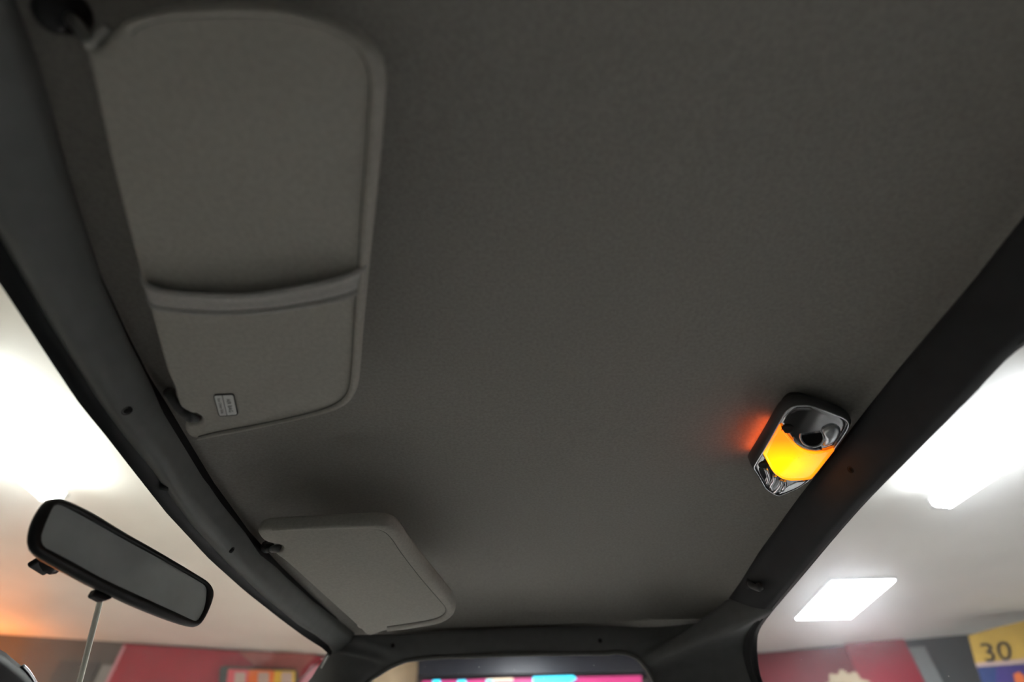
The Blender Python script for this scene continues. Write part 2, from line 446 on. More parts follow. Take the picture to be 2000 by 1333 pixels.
# ------------------------------------------------------------------ far side wall with the arched door window opening
O_px = [((609, 1332), 'g'), ((630, 1301), 'g'), ((644, 1280), 'g'), ((650, 1273), 'e'), ((668, 1258), 'm'), ((692, 1243), 's'), ((780, 1242), 's'), ((870, 1237), 's'), ((1000, 1233), 's'),
        ((1100, 1231), 's'), ((1180, 1229), 's'), ((1245, 1229), 's'), ((1300, 1226), 's'), ((1340, 1221), 's'), ((1385, 1213), 's'), ((1412, 1193), 's'),
        ((1424, 1171), 's'), ((1498, 1190), 'x'), ((1476, 1217), 'r'), ((1460, 1240), 'r'), ((1453, 1262), 'r'), ((1455, 1286), 'r'), ((1470, 1331), 'r')]
I_px = [(720, 1331), (740, 1318), (757, 1307), (766, 1302), (780, 1296), (800, 1290), (848, 1285), (908, 1283), (1016, 1279), (1100, 1278), (1184, 1277), (1200, 1275), (1212, 1276),
        (1222, 1277), (1234, 1281), (1244, 1286), (1250, 1291), (1256, 1298), (1263, 1306), (1268, 1314), (1272, 1321), (1275, 1327), (1278, 1332)]
def o_pt(p, k):
    if k == 'g': return onz(p, 0.285 - (p[1] - 1280) / 52 * 0.042)
    if k == 'x': return RE3[-1] + Vector((0.001, 0, 0))
    if k == 'e': return onz(p, 0.288)
    if k == 'm': return onz(p, 0.30)
    if k == 's': return onz(p, Z_FAR - 0.0015)
    return onsurf(p, g_rear)
O3 = [o_pt(p, k) for p, k in O_px]
I3 = [onsurf(p, g_far) for p in I_px]
def extra(L, at_start, dirv, steps):
    b = L[0] if at_start else L[-1]
    e = [b + dirv * s for s in steps]
    return list(reversed(e)) + L if at_start else L + e
st = (0.05, 0.12, 0.25, 0.45, 0.7, 0.95)
O3 = extra(O3, True, Vector((-math.cos(GA), 0.05, -math.sin(GA))), st)
I3 = extra(I3, True, Vector((-math.cos(GA) * 0.92, 0.12, -math.sin(GA))), st)
O3 = extra(O3, False, Vector((0.14, 0.03, -0.68)), st)
I3 = extra(I3, False, Vector((0.03, 0.14, -0.68)), st)
Os = catmull(O3, 4); Is = catmull(I3, 4)
rows = []
npt = len(Os)
for w, b in ((-0.10, -0.8), (0, 0), (0.05, 0.25), (0.2, 0.7), (0.4, 1.0), (0.6, 1.0), (0.8, 0.7), (0.95, 0.25), (1.0, 0.0)):
    r = []
    for k in range(npt):
        a, q = Os[k], Is[k]
        d = q - a
        mid = (a + q) / 2
        outw = Vector((mid.x - 0.02, (mid.y - 0.55) * 0.8, 0)).normalized()
        amt = min(0.022, d.length * 0.14)
        fwd_ = sm(-0.20, -0.34, mid.x) if False else max(0.0, min(1.0, (-0.22 - mid.x) / 0.12))
        rear_ = max(0.0, min(1.0, (mid.x - 0.26) / 0.08))
        amt = amt * rear_ - 0.004 * (1 - rear_) * (1 - fwd_) - min(0.03, d.length * 0.22) * fwd_
        if w < 0: r.append(a - d.normalized() * 0.006 + outw * 0.004)
        else: r.append(a + d * w + outw * (amt * b))
    rows.append(r)
reveal = [[p + Vector((0, dy, 0)) for p in rows[-1]] for dy in (0.0, 0.02, 0.05)]
reveal = [[p + Vector((0, 0, dz)) for p in r] for r, dz in zip(reveal, (0.0, 0.006, 0.018))]
V, Fc = loft(rows)
bvh3 = BVHTree.FromPolygons(V, Fc)
wall_far = setp(build('wall_far', V, Fc, 'pillar_plastic'), 'dark plastic pillars and header around the far door window', 'pillar trim', kind='structure')
V, Fc = tube([p + Vector((0, -0.001, 0)) for p in Is], 0.0042, 8)
build('weatherstrip', V, Fc, 'seal_grey', wall_far)
build('window_frame', *loft(reveal), 'frit', wall_far)
for px in ((767, 1262), (1172, 1252)): screw(bvh3, px, 0.0042, wall_far)
# bright edge strip of the far windscreen pillar
pa, pb = onz((643, 1282), 0.284), onz((629, 1307), 0.2635)
V, Fc = tube([pa.lerp(pb, k / 6) + Vector((-.0005, -.001, 0)) for k in range(7)], 0.0022, 6)
build('glass_edge_strip', V, Fc, 'metal', win1)
# far door glass
V = []; Fc = []
for i in range(21):
    for j in range(13):
        z = 0.275 - 0.80 * j / 12
        xl = I3[6].x - 0.012 - max(0.0, I3[6].z - z) * 0.95
        x = xl + (I3[-7].x + 0.014 + max(0.0, I3[-7].z - z) * 0.05 - xl) * i / 20
        V.append(Vector((x, far_y(x, z) + 0.020, z)))
for i in range(20):
    for j in range(12):
        a = i * 13 + j; Fc.append((a, a + 1, a + 14, a + 13))
setp(build('window_3', V, Fc, 'door_glass', solid=0.004), 'tinted glass of the far door window', 'window', kind='structure')

# ------------------------------------------------------------------ rear window
V = []; Fc = []
for i in range(25):
    for j in range(13):
        y = -0.12 + (1.07 + 0.12) * i / 24; z = 0.285 - 0.65 * j / 12
        V.append(Vector((rear_x(y, z) + 0.012, y, z)))
for i in range(24):
    for j in range(12):
        a = i * 13 + j; Fc.append((a, a + 1, a + 14, a + 13))
win2 = setp(build('window_2', V, Fc, 'rear_glass', solid=0.004), 'hazy rear window of the cab', 'window', kind='structure')
re_px = redge_px[1:] + [(1476, 1217), (1460, 1240), (1453, 1262), (1455, 1286), (1470, 1331)]
rg_px = rglass_px[1:] + [(1481, 1233), (1477, 1254), (1478, 1286), (1487, 1332)]
A3 = [Vector((rear_x(y, .262), y, 0.262)) for y in (-0.1, 0.05, 0.15)] + [onsurf(p, g_rear) for p in [redge_px[0]] + re_px]
A3 += [A3[-1] + Vector((.14, .03, -.68)) * s for s in (.1, .3, .6, .9)]
B3 = [Vector((rear_x(y, .252) + 0.010, y, 0.252)) for y in (-0.1, 0.05, 0.15)] + [onsurf(p, lambda q: q.x - rear_x(q.y, q.z) - 0.010) for p in [rglass_px[0]] + rg_px]
B3 += [B3[-1] + Vector((.14, .03, -.68)) * s for s in (.1, .3, .6, .9)]
A = resample(catmull(A3, 6), 120); B = resample(catmull(B3, 6), 120)
rows = []
for w, b in ((0, 0.0), (0.12, 0.005), (0.28, 0.0055), (0.42, 0.0), (0.5, 0.001), (0.7, 0.004), (0.9, 0.003), (1.0, -0.002)):
    rows.append([A[k].lerp(B[k], w) + Vector((-b, 0, -b * 0.25)) for k in range(120)])
V, Fc = loft(rows)
build('rubber_seal', V, Fc, 'rubber', win2)

# ------------------------------------------------------------------ unseen lower cab: dash, floor, lower panels, near side opening
V, Fc = loft([[Vector((x, y, z)) for y in (-0.25, 0.1, 0.5, 0.9, 1.32)] for x, z in ((-1.30, -0.46), (-1.02, -0.42), (-0.80, -0.40), (-0.72, -0.46), (-0.74, -0.75), (-0.85, -1.0))])
setp(build('wall_front', V, Fc, 'cab_dark', solid=0.01), 'black dashboard top below the windscreen', 'dashboard', kind='structure')
V, Fc = loft([[Vector((x, y, -1.02)) for y in (-0.2, 0.5, 1.32)] for x in (-0.95, 0, 0.62)])
setp(build('floor', V, Fc, 'cab_dark', solid=0.01), 'dark rubber cab floor', 'floor', kind='structure')
V, Fc = loft([[Vector((rear_x(0.5, -0.36) + 0.01 + dx, y, z)) for y in (-0.2, 0.5, 1.1, 1.32)] for dx, z in ((0, -0.34), (-0.02, -0.4), (0.0, -1.0))])
setp(build('wall_rear', V, Fc, 'cab_dark', solid=0.01), 'dark lower rear panel of the cab', 'panel', kind='structure')
V, Fc = loft([[Vector((x, 1.32 + dy, z)) for x in (-1.3, -0.4, 0.3, 0.62)] for dy, z in ((0.0, -0.38), (-0.03, -0.44), (0.0, -1.0))])
setp(build('door_1', V, Fc, 'cab_dark', solid=0.01), 'dark lower panel of the far door', 'door panel', kind='structure')
V, Fc = loft([[Vector((x, y, z)) for x in (-0.30, -0.1, 0.15, 0.42)] for y, z in ((-0.075, 0.312), (-0.095, 0.28), (-0.12, 0.255), (-0.15, 0.26), (-0.16, 0.33))])
setp(build('trim_3', V, Fc, 'rear_plastic', solid=0.003), 'dark rail over the near door opening', 'trim', kind='structure')
pth = [Vector((-0.27, -0.12, 0.28)) + Vector((-math.cos(GA), -0.04, -math.sin(GA))) * s for s in (0, .2, .5, .8, 1.0)]
V, Fc = tube(pth, 0.045, 12)
setp(build('trim_4', V, Fc, 'rear_plastic'), 'dark windscreen pillar beside the near door opening', 'trim', kind='structure')
V, Fc = tube([Vector((0.42, -0.12, 0.30)), Vector((0.44, -0.13, 0.1)), Vector((0.50, -0.15, -0.3)), Vector((0.55, -0.15, -1.0))], 0.06, 12)
setp(build('trim_5', V, Fc, 'rear_plastic'), 'dark pillar behind the near door opening', 'trim', kind='structure')

V, Fc = loft([[Vector((x, -0.16 + dy, z)) for x in (-1.3, -0.4, 0.3, 0.62)] for dy, z in ((0.0, -0.30), (0.03, -0.36), (0.0, -1.0))])
setp(build('door_2', V, Fc, 'cab_dark', solid=0.01), 'unseen dark lower panel of the near door, closed to dim the cab', 'door panel', kind='structure')  # unseen near door, shut to darken the near end of the headliner
V, Fc = loft([[Vector((x, -0.155 - (0.27 - z) * 0.06, z)) for x in (-1.25, -0.9, -0.6, -0.25, 0.1, 0.45)] for z in (0.27, 0.1, -0.1, -0.3)])
setp(build('window_4', V, Fc, 'door_glass', solid=0.004), 'unseen glass of the near door, closed to dim the cab', 'window', kind='structure')

# ================================================================== SUN VISORS
UP = Vector((0, 0, 1)); DN = Vector((0, 0, -1))
def visor_body(outline, nrm, th, name, parent):
    """padded slab: outline lies on the lower face, nrm points down out of that face"""
    r = 0.0045
    rings = []
    for a in (0.0, 30, 60, 90):
        a = math.radians(a)
        rings.append([p + nrm * (-r + r * math.sin(a)) for p in inset2(outline, r * (1 - math.cos(a)), nrm)])
    back = []
    for a in (0, 45, 90):
        a = math.radians(a)
        back.append([p - nrm * (th - r + r * math.sin(a)) for p in inset2(outline, r * (1 - math.cos(a)), nrm)])
    n = len(outline)
    V, Fc = loft(list(reversed(back)) + rings, True)
    bm_cap = [tuple(range(n)), tuple(range((len(back) + len(rings) - 1) * n, (len(back) + len(rings)) * n))]
    o = build(name, V, Fc + bm_cap, 'visor_cloth', parent)
    return o
def binding(outer, inner, nrm, name, parent):
    rows = []
    for w, h in ((-0.10, -0.010), (-0.12, -0.004), (0.0, 0.0008), (0.2, 0.0024), (0.5, 0.0029), (0.8, 0.0021), (0.95, 0.0006), (1.0, -0.0012)):
        rows.append([a.lerp(b, w) + nrm * h for a, b in zip(outer, inner)])
    V, Fc = loft(rows)
    o = build(name, V, Fc, 'visor_cloth', parent)
    V, Fc = tube([p + nrm * 0.0002 for p in inner], 0.0006, 6)
    build('stitched_seam', V, Fc, 'seam_thread', o)
    return o

# ---- near visor
zc = 0.300
nv = Vector((0.0, 0.0, -1.0))
def vp(px): return onz(px, zc)
out_px = [(165, 97), (180, 165), (210, 300), (240, 420), (270, 530), (300, 640), (322, 720), (338, 757), (344, 778), (350, 796), (370, 807), (386, 811), (391, 816), (391, 823),
          (380, 828), (362, 829), (359, 838), (363, 848), (370, 854), (379, 858), (392, 858), (420, 852), (520, 832), (600, 815), (655, 800), (680, 787), (692, 768), (698, 735), (705, 650),
          (712, 560), (720, 470), (735, 330), (743, 220), (746, 175), (743, 142), (732, 113), (710, 84), (680, 61), (640, 42), (600, 28), (560, 19), (500, 14), (430, 13), (360, 18), (300, 27), (255, 40),
          (225, 57), (206, 74), (198, 88), (184, 97), (174, 94)]
seam_px = [(258, 66), (284, 48), (342, 36), (428, 31), (500, 31), (572, 40), (644, 59), (691, 86), (714, 119), (723, 158), (720, 230), (713, 324), (705, 432), (700, 523), (695, 586), (689, 680),
           (684, 744), (677, 768), (659, 786), (618, 803), (524, 825), (429, 843), (388, 853)]
outer_px = [(235, 50), (262, 36), (335, 20), (428, 13), (505, 14), (580, 22), (660, 51), (712, 86), (737, 122), (746, 165), (742, 235), (735, 330), (725, 432), (716, 523), (710, 588), (702, 682),
            (697, 744), (691, 771), (668, 794), (622, 809), (524, 831), (429, 850), (385, 858)]
base = vp((190, 80)) + Vector((0, 0, 0.035))
vis1 = thing('sun_visor', base, 'large grey cloth sun visor with elastic strap and white warning label', 'sun visor', 'sun visors under the headliner')
pts = resample(catmull([vp(p) for p in out_px], 4, True), 260, True)
visor_body(pts, nv, 0.016, 'panel', vis1)
so = resample(catmull([vp(p) for p in outer_px], 5), 120); si = resample(catmull([vp(p) for p in seam_px], 5), 120)
binding(so, si, nv, 'edge_binding', vis1)
# elastic strap
st_up = [(271, 534), (279, 546), (292, 552), (319, 559), (355, 562), (420, 564), (508, 561), (587, 549), (650, 538), (700, 526), (716, 520)]
st_lo = [(284, 590), (292, 602), (301, 608), (325, 612), (362, 616), (420, 619), (480, 617), (540, 612), (618, 600), (672, 588), (711, 577)]
a = resample(catmull([onz(p, zc - 0.004) for p in st_up], 5), 70); b = resample(catmull([onz(p, zc - 0.004) for p in st_lo], 5), 70)
rows = []
for w, h in ((0.04, -0.0010), (0.01, -0.0008), (0, 0.0), (0.04, 0.0012), (0.12, 0.0016), (0.18, 0.0022), (0.21, 0.0004), (0.5, 0.0002), (0.74, 0.0000), (0.78, -0.0012), (0.84, 0.0006), (0.94, 0.0016), (1.0, 0.0006), (1.0, -0.0040)):
    r = []
    for k in range(70):
        t = k / 69
        lift = -0.0020 * (1 - sm(0, 0.06, t)) - 0.0028 * sm(0.88, 1.0, t) + 0.0060 * math.sin(math.pi * t) ** 0.7 * (1 - w) - 0.0008 * w
        r.append(a[k].lerp(b[k], w) + nv * (h + lift))
    rows.append(r)
V, Fc = loft(rows)
build('elastic_strap', V, Fc, 'strap', vis1)
# warning label
lc = [(416.5, 771), (457, 769), (465.5, 810.5), (428, 813.5)]
L3 = [onz(p, zc - 0.0004) for p in lc]
def lab(u, v, h):           # u: 0 left..1 right, v: 0 top..1 bottom (in the picture)
    return (L3[0] * (1 - u) + L3[1] * u) * (1 - v) + (L3[3] * (1 - u) + L3[2] * u) * v + nv * h
def rrect(u0, u1, v0, v1, ru, rv, h, corners=(1, 1, 1, 1)):
    P = []
    for (cu, cv, a0), on in zip(((u0, v0, 180), (u1, v0, 270), (u1, v1, 0), (u0, v1, 90)), corners):
        if not on: P.append(lab(cu, cv, h)); continue
        su = 1 if cu == u0 else -1; sv = 1 if cv == v0 else -1
        for k in range(6):
            an = math.radians(a0 + 15 * k * 1.2)
            P.append(lab(cu + su * ru + ru * math.cos(an), cv + sv * rv + rv * math.sin(an), h))
    return P
lb = build('warning_label', *slab(rrect(0, 1, 0, 1, .12, .12, 0.0006), -nv * 0.0008), 'label_ink', vis1, smooth=False)
lb['label'] = 'white two-panel air bag label with black border'
build('label_panel', *slab(rrect(0.045, 0.415, 0.035, 0.965, .08, .08, 0.0008, (1, 0, 0, 1)), -nv * 0.0005), 'label_white', lb, smooth=False)
build('label_panel', *slab(rrect(0.455, 0.955, 0.035, 0.965, .08, .08, 0.0008, (0, 1, 1, 0)), -nv * 0.0005), 'label_white', lb, smooth=False)
for txt, cu, wdt, hgt in (('AIR BAG', 0.69, 0.62, 0.20), ('See Other Side', 0.245, 0.70, 0.145)):
    tv, tf = text_mesh(txt, 1.0)
    x0 = min(v.x for v in tv); x1 = max(v.x for v in tv); yy0 = min(v.y for v in tv); yy1 = max(v.y for v in tv)
    VV = [lab(cu + ((v.y - yy0) / (yy1 - yy0) - 0.5) * hgt, 0.5 + ((v.x - x0) / (x1 - x0) - 0.5) * wdt, 0.00095) for v in tv]
    build('lettering', VV, tf, 'label_ink', lb, smooth=False)
# pivot rod (near end) and clip (inner end)
p0 = onz((180, 88), zc + 0.006); p1 = onz((198, 70), zc + 0.008); p2 = onz((150, 48), 0.318); p3 = onz((118, 22), 0.330)
V, Fc = tube(catmull([p1 + (p1 - p0) * 0.9, p1, p0, p2, p3], 5), 0.0036, 8)
build('pivot_rod', V, Fc, 'metal', vis1)
V, Fc = tube([p3 + Vector((0, 0, z)) for z in (-0.012, -0.010, 0.0, 0.012)], [0.006, 0.009, 0.012, 0.013], 16)
build('pivot_bracket', V, Fc, 'black_plastic', vis1)
c0 = onz((372, 818), zc - 0.001)
V, Fc = tube([onz((357, 806), zc + .004), onz((366, 813), zc + .002), onz((374, 817), zc), onz((381, 818), zc + .001), onz((386, 816), zc + .006)], [.0038, .0045, .0050, .0042, .0025], 12)
build('hinge_pin', V, Fc, 'clip_plastic', vis1)
hk = onz((337, 777), 0.318)
V, Fc = tube([onz((331, 768), 0.33), onz((332, 770), 0.316), onz((338, 782), 0.31), onz((347, 796), 0.306), onz((357, 806), 0.304)], [.0055, .0045, .004, .004, .004], 10)
build('clip', V, Fc, 'clip_plastic', vis1)

# ---- far visor
A0, A1, A2 = onz((505, 1041), 0.287), onz((717, 1241), 0.268), onz((747, 1024), 0.280)
n2 = (A1 - A0).cross(A2 - A0).normalized()
if n2.z > 0: n2 = -n2
def vp2(px): return onplane(px, A0, n2)
out2 = [(502, 1040), (508, 1051), (518, 1059), (530, 1063), (545, 1065), (552, 1070), (552, 1077), (545, 1080), (537, 1081), (541, 1086), (560, 1100), (610, 1145), (660, 1190), (700, 1226), (711, 1237),
        (719, 1242), (729, 1242), (755, 1233), (810, 1226), (855, 1218), (876, 1209), (885, 1196), (883, 1178), (868, 1158), (835, 1118), (797, 1070), (779, 1044), (764, 1030), (745, 1024), (715, 1023), (610, 1028), (530, 1032), (510, 1035)]
seam2 = [(536, 1037), (610, 1035), (690, 1032), (733, 1033), (752, 1040), (766, 1054), (785, 1082), (822, 1130), (858, 1172), (870, 1187), (868, 1199), (850, 1209), (808, 1217), (756, 1225)]
outer2 = [(532, 1031), (610, 1027), (690, 1023), (742, 1023), (763, 1029), (780, 1045), (799, 1073), (836, 1119), (872, 1163), (886, 1186), (883, 1202), (858, 1217), (810, 1226), (757, 1233)]
base = vp2((620, 1150)) + Vector((0, 0, 0.02))
vis2 = thing('sun_visor', base, 'smaller plain grey sun visor at the far end, near the rear view mirror', 'sun visor', 'sun visors under the headliner')
pts = resample(catmull([vp2(p) for p in out2], 4, True), 200, True)
visor_body(pts, n2, 0.016, 'panel', vis2)
so = resample(catmull([vp2(p) for p in outer2], 5), 90); si = resample(catmull([vp2(p) for p in seam2], 5), 90)
binding(so, si, n2, 'edge_binding', vis2)
V, Fc = tube([onz((533, 1073), 0.30), onz((540, 1072), 0.291), onz((546, 1072), 0.289), onz((549, 1071), 0.292)], [.005, .0055, .005, .003], 10)
build('hinge_pin', V, Fc, 'clip_plastic', vis2)
V, Fc = tube([onz((522, 1068), 0.322), onz((527, 1071), 0.308), onz((533, 1073), 0.30)], [.009, .007, .0055], 10)
build('clip', V, Fc, 'black_plastic', vis2)
q = vp2((712, 1236))
V, Fc = tube(catmull([q + Vector((0.02, -0.03, 0.008)), q + Vector((0, 0, 0.009)), q + Vector((-0.015, 0.012, 0.016)), q + Vector((-0.02, 0.02, 0.035))], 4), 0.0036, 8)
build('pivot_rod', V, Fc, 'metal', vis2)

# ================================================================== REAR VIEW MIRROR
dl = Vector((0.25, 0.968, -0.012)).normalized()
ds = Vector((0.14, -0.05, -0.988)); ds = (ds - dl * ds.dot(dl)).normalized()
mn = dl.cross(ds)
mc = ray(240, 1100) * 0.50
if mn.dot(mc) > 0: mn = -mn                       # towards the camera
def mp(px, h=0.0): return onplane(px, mc + mn * h, mn)
hs_px = [(107, 974), (128, 976), (180, 1000), (249, 1042), (319, 1082), (377, 1117), (408, 1137), (419, 1154), (417, 1174), (405, 1203), (392, 1221), (377, 1224), (342, 1213), (272, 1184), (226, 1162),
         (180, 1140), (121, 1108), (77, 1083), (63, 1069), (61, 1049), (67, 1021), (80, 996), (92, 981)]
gl_px = [(114, 986), (133, 992), (190, 1023), (249, 1056), (320, 1095), (389, 1135), (403, 1145), (406, 1157), (402, 1186), (392, 1207), (386, 1213), (375, 1212), (340, 1196), (296, 1176), (203, 1133),
         (150, 1104), (103, 1079), (87, 1070), (81, 1056), (83, 1040), (98, 1003), (105, 990)]
base = mc - mn * 0.02
mir = thing('rear_view_mirror', base, 'black framed rear view mirror hanging in front of the windscreen', 'mirror')
Hs = resample(catmull([mp(p) for p in hs_px], 5, True), 110, True)
Gs = resample(catmull([mp(p) for p in gl_px], 5, True), 110, True)
# start both loops at the nearest point
k0 = min(range(110), key=lambda k: (Gs[k] - Hs[0]).length); Gs = Gs[k0:] + Gs[:k0]
mcen = sum(Hs, Vector()) / 110
def scl(P, f, h): return [mcen + (p - mcen) * f + mn * h for p in P]
rings = [scl(Gs, 1.0, -0.003), scl(Gs, 1.0, 0.0), scl(Gs, 1.015, 0.0012), [g.lerp(h, 0.6) + mn * 0.001 for g, h in zip(Gs, Hs)], scl(Hs, 0.995, -0.001), scl(Hs, 1.0, -0.004), scl(Hs, 0.97, -0.007), scl(Hs, 0.90, -0.012), scl(Hs, 0.75, -0.018), scl(Hs, 0.35, -0.022)]
V, Fc = loft(rings, True); cap(V, Fc, 9 * 110, 110)
build('housing', V, Fc, 'black_plastic', mir)
V = scl(Gs, 1.0, -0.0015); Fc = [tuple(range(110))]
build('glass', V, Fc, 'mirror_glass', mir, smooth=False)['label'] = 'dull silver mirror glass'
# day-night tab
tb = [mp(p, -0.010) for p in ((190, 1150), (226, 1160), (218, 1170), (207, 1174), (200, 1174), (184, 1166), (183, 1161))]
V, Fc = slab(tb, -mn * 0.007)
build('tab', V, Fc, 'black_plastic', mir, smooth=False, bevel=0.0012)
# stalk to the windscreen and the black bracket peeping out below
foot = onsurf((100, 1088), g_glass) + inw * 0.004
V, Fc = tube(catmull([mc - mn * 0.016 - ds * 0.008, mc - mn * 0.03 - ds * 0.008, foot.lerp(mc, 0.25) - ds * 0.006, foot], 4), [.012, .011, .010, .009, .009, .008, .008, .008, .008, .009, .010, .013, .015], 12)
build('stalk', V, Fc, 'black_plastic', mir)
tdir = Vector((-math.cos(GA), 0, -math.sin(GA)))
V, Fc = obox(foot, tdir * 0.015, Vector((0, 0.012, 0)), inw * 0.003)
build('mount_foot', V, Fc, 'black_plastic', mir, smooth=False, bevel=0.002)
# pale cable strip on the glass below the mirror
c0, c1 = onsurf((203, 1165), g_glass), onsurf((158, 1340), g_glass)
cdir = (c1 - c0); pth = [c0 + cdir * t - inw * 0.006 for t in (-0.3, 0, .25, .5, .75, 1.0, 1.25, 1.6)]
V, Fc = tube(pth, 0.0032, 8)
cab = build('antenna_cable', V, Fc, 'cable')
setp(cab, 'thin pale cable running down the windscreen below the mirror', 'cable')

# ================================================================== DOME LAMP
LK = 0.20
nd = Vector((-LK, 0, -1)).normalized()                # out of the lamp face, down into the cab
L0 = onz((1565, 880), 0.3135)
def LP(p): return onplane(p, L0, nd)
face_px = [(1473, 912), (1479, 900), (1490, 882), (1506, 855), (1522, 827), (1532, 811), (1540, 802), (1552, 795), (1566, 793), (1582, 793), (1600, 798), (1618, 804), (1641, 813), (1652, 820), (1657, 828),
           (1655, 838), (1645, 853), (1630, 874), (1608, 902), (1583, 934), (1573, 944), (1556, 955), (1535, 964), (1521, 968), (1511, 964), (1496, 953), (1484, 932), (1476, 919)]
FP = resample(catmull([LP(p) for p in face_px], 4, True), 120, True)
fc = sum(FP, Vector()) / 120
ax = (LP((1500, 945)) - LP((1610, 800))).normalized()      # long axis
ay = ax.cross(nd)
hl = max(abs((p - fc).dot(ax)) for p in FP); hw = max(abs((p - fc).dot(ay)) for p in FP)
def bul(p, h=0.0):
    a = (p - fc).dot(ax) / hl; b = (p - fc).dot(ay) / hw
    return p + nd * (0.0025 * (1 - a * a) + 0.0025 * (1 - b * b) + h - 0.0025)
def dp(px, h=0.0): return bul(LP(px), h)
base = Vector((fc.x, fc.y, 0.335))
lamp = thing('dome_lamp', base, 'glowing amber dome lamp with chrome face in the rear of the headliner', 'lamp')
def grow(P, d): return inset2(P, -d, nd)
BP = resample(catmull([onplane((p[0] - 11, p[1] - 20), L0 - nd * 0.016, nd) for p in face_px], 4, True), 120, True)
BP = grow(BP, 0.001)
G4 = grow(FP, 0.004)
rings = [[bul(p, -0.004) for p in grow(FP, -0.002)], [bul(p, 0.0006) for p in grow(FP, -0.0005)], [bul(p, 0.0) for p in grow(FP, 0.0012)], [p - nd * 0.004 for p in grow(FP, 0.0032)],
         [(p - nd * 0.008).lerp(q, 0.2) for p, q in zip(G4, BP)], [(p - nd * 0.010).lerp(q, 0.6) for p, q in zip(G4, BP)], BP, [q - nd * 0.0006 for q in grow(BP, -0.006)], [q - nd * 0.02 for q in grow(BP, -0.007)]]
V, Fc = loft(rings, True)
build('housing', V, Fc, 'housing_black', lamp)
V, Fc = tube([bul(p, 0.0007) for p in FP], 0.0009, 6, True)
build('chrome_rim', V, Fc, 'chrome', lamp)
def patch(px, h, m, name, parent, drop=0.004, n=6):
    """domed filled polygon on the lamp face"""
    P = resample(catmull([LP(p) for p in px], 1, True), 90, True)
    c = sum(P, Vector()) / 90
    rows = [[bul(p, h - drop) for p in P]]
    for k in range(n):
        f = 1 - k / n
        rows.append([bul(c + (p - c) * f, h) for p in P])
    V, Fc = loft(rows, True); cap(V, Fc, n * 90, 90)
    return build(name, V, Fc, m, parent)
lens_px = [(1522.5, 829), (1527, 836), (1534, 845), (1543, 856), (1553, 866), (1563, 873), (1577, 878), (1593, 880), (1612, 879.5), (1629.5, 874.5), (1619, 888), (1608, 902), (1596, 918), (1583.5, 933.5), (1562, 934.5), (1542, 934),
           (1527, 930), (1514, 921), (1505, 910), (1497, 896), (1490, 883.5), (1498, 869), (1506, 855), (1514, 842)]
lens = patch(lens_px, 0.0022, 'lens', 'lens', lamp, n=8)
lens['label'] = 'lit amber lens'
nt = MATS['lens'].node_tree; pb = nt.nodes['Principled BSDF']           # brightest in front of the bulb
bulb = dp((1530, 903), 0.0) - Vector((base.x, base.y, base.z))
tc = nt.nodes.new('ShaderNodeTexCoord'); dm = nt.nodes.new('ShaderNodeVectorMath'); dm.operation = 'DISTANCE'
dm.inputs[1].default_value = bulb; nt.links.new(tc.outputs['Object'], dm.inputs[0])
mr = nt.nodes.new('ShaderNodeMapRange'); mr.inputs[1].default_value = 0.012; mr.inputs[2].default_value = 0.046
nt.links.new(dm.outputs['Value'], mr.inputs[0])
rp = nt.nodes.new('ShaderNodeValToRGB')
rp.color_ramp.elements[0].color = (1.0, 0.36, 0.0, 1); rp.color_ramp.elements[1].color = (0.62, 0.115, 0.004, 1)
nt.links.new(mr.outputs[0], rp.inputs[0]); nt.links.new(rp.outputs[0], pb.inputs['Emission Color'])
up_px = [(1523, 827), (1532, 812), (1541, 803), (1552, 796), (1566, 794), (1582, 794), (1600, 799), (1618, 805), (1640, 814), (1651, 821), (1655, 829), (1653, 838), (1643, 853), (1630, 872.5), (1612, 878), (1593, 878.5), (1577, 876.5),
         (1564, 871.5), (1554, 864), (1544, 854), (1535, 843), (1528, 834)]
plate = patch(up_px, 0.0006, 'smoke_chrome', 'face_plate', lamp)
lo_px = [(1490, 885), (1496, 898), (1504, 912), (1513, 923), (1526, 932), (1542, 936), (1562, 936.5), (1582, 936), (1572, 943), (1556, 953), (1535, 962), (1521, 966), (1512, 962), (1498, 951), (1486, 931), (1478, 917), (1476, 911), (1481, 900)]
low = patch(lo_px, 0.0004, 'smoke_chrome', 'lower_plate', lamp)
for sgn, a0, a1 in ((1, -0.30, 0.45), (-1, -0.25, 0.45)):
    slot = [k for k in range(120) if (FP[k] - fc).dot(ay) * sgn > hw * 0.55 and a0 < (FP[k] - fc).dot(ax) / hl < a1]
    slot.sort(key=lambda k: (FP[k] - fc).dot(ax))
    gF = grow(BP, -0.0055)
    V, Fc = loft([[gF[k] - nd * z for k in slot] for z in (0.001, 0.0065)])
    build('glow_gap', V, Fc, 'slot_amber', lamp, solid=0.001)
# swivelling round spot: chrome ring with a dark centre, turned towards the seats
bc = dp((1584, 846), 0.003)
nb = (nd * 0.35 - bc.normalized()).normalized(); b1 = nb.cross(Vector((0, 1, 0))).normalized(); b2 = nb.cross(b1)
def circ(c, r, h, n=32): return [c + ax * (r * math.cos(2 * math.pi * k / n)) + ay * (r * math.sin(2 * math.pi * k / n)) + nd * h for k in range(n)]
def circb(r, h, n=32): return [bc + b1 * (r * math.cos(2 * math.pi * k / n)) + b2 * (r * math.sin(2 * math.pi * k / n)) + nb * h for k in range(n)]
R = 21.5 / F * bc.dot(Vector((0, C_, S_)))
V, Fc = loft([circb(R * 1.05, -0.008), circb(R * 1.05, -0.002), circb(R * 1.0, 0.0004), circb(R * 0.92, 0.001), circb(R * 0.84, 0.0006), circb(R * 0.80, -0.002)], True)
build('button_ring', V, Fc, 'chrome', plate)
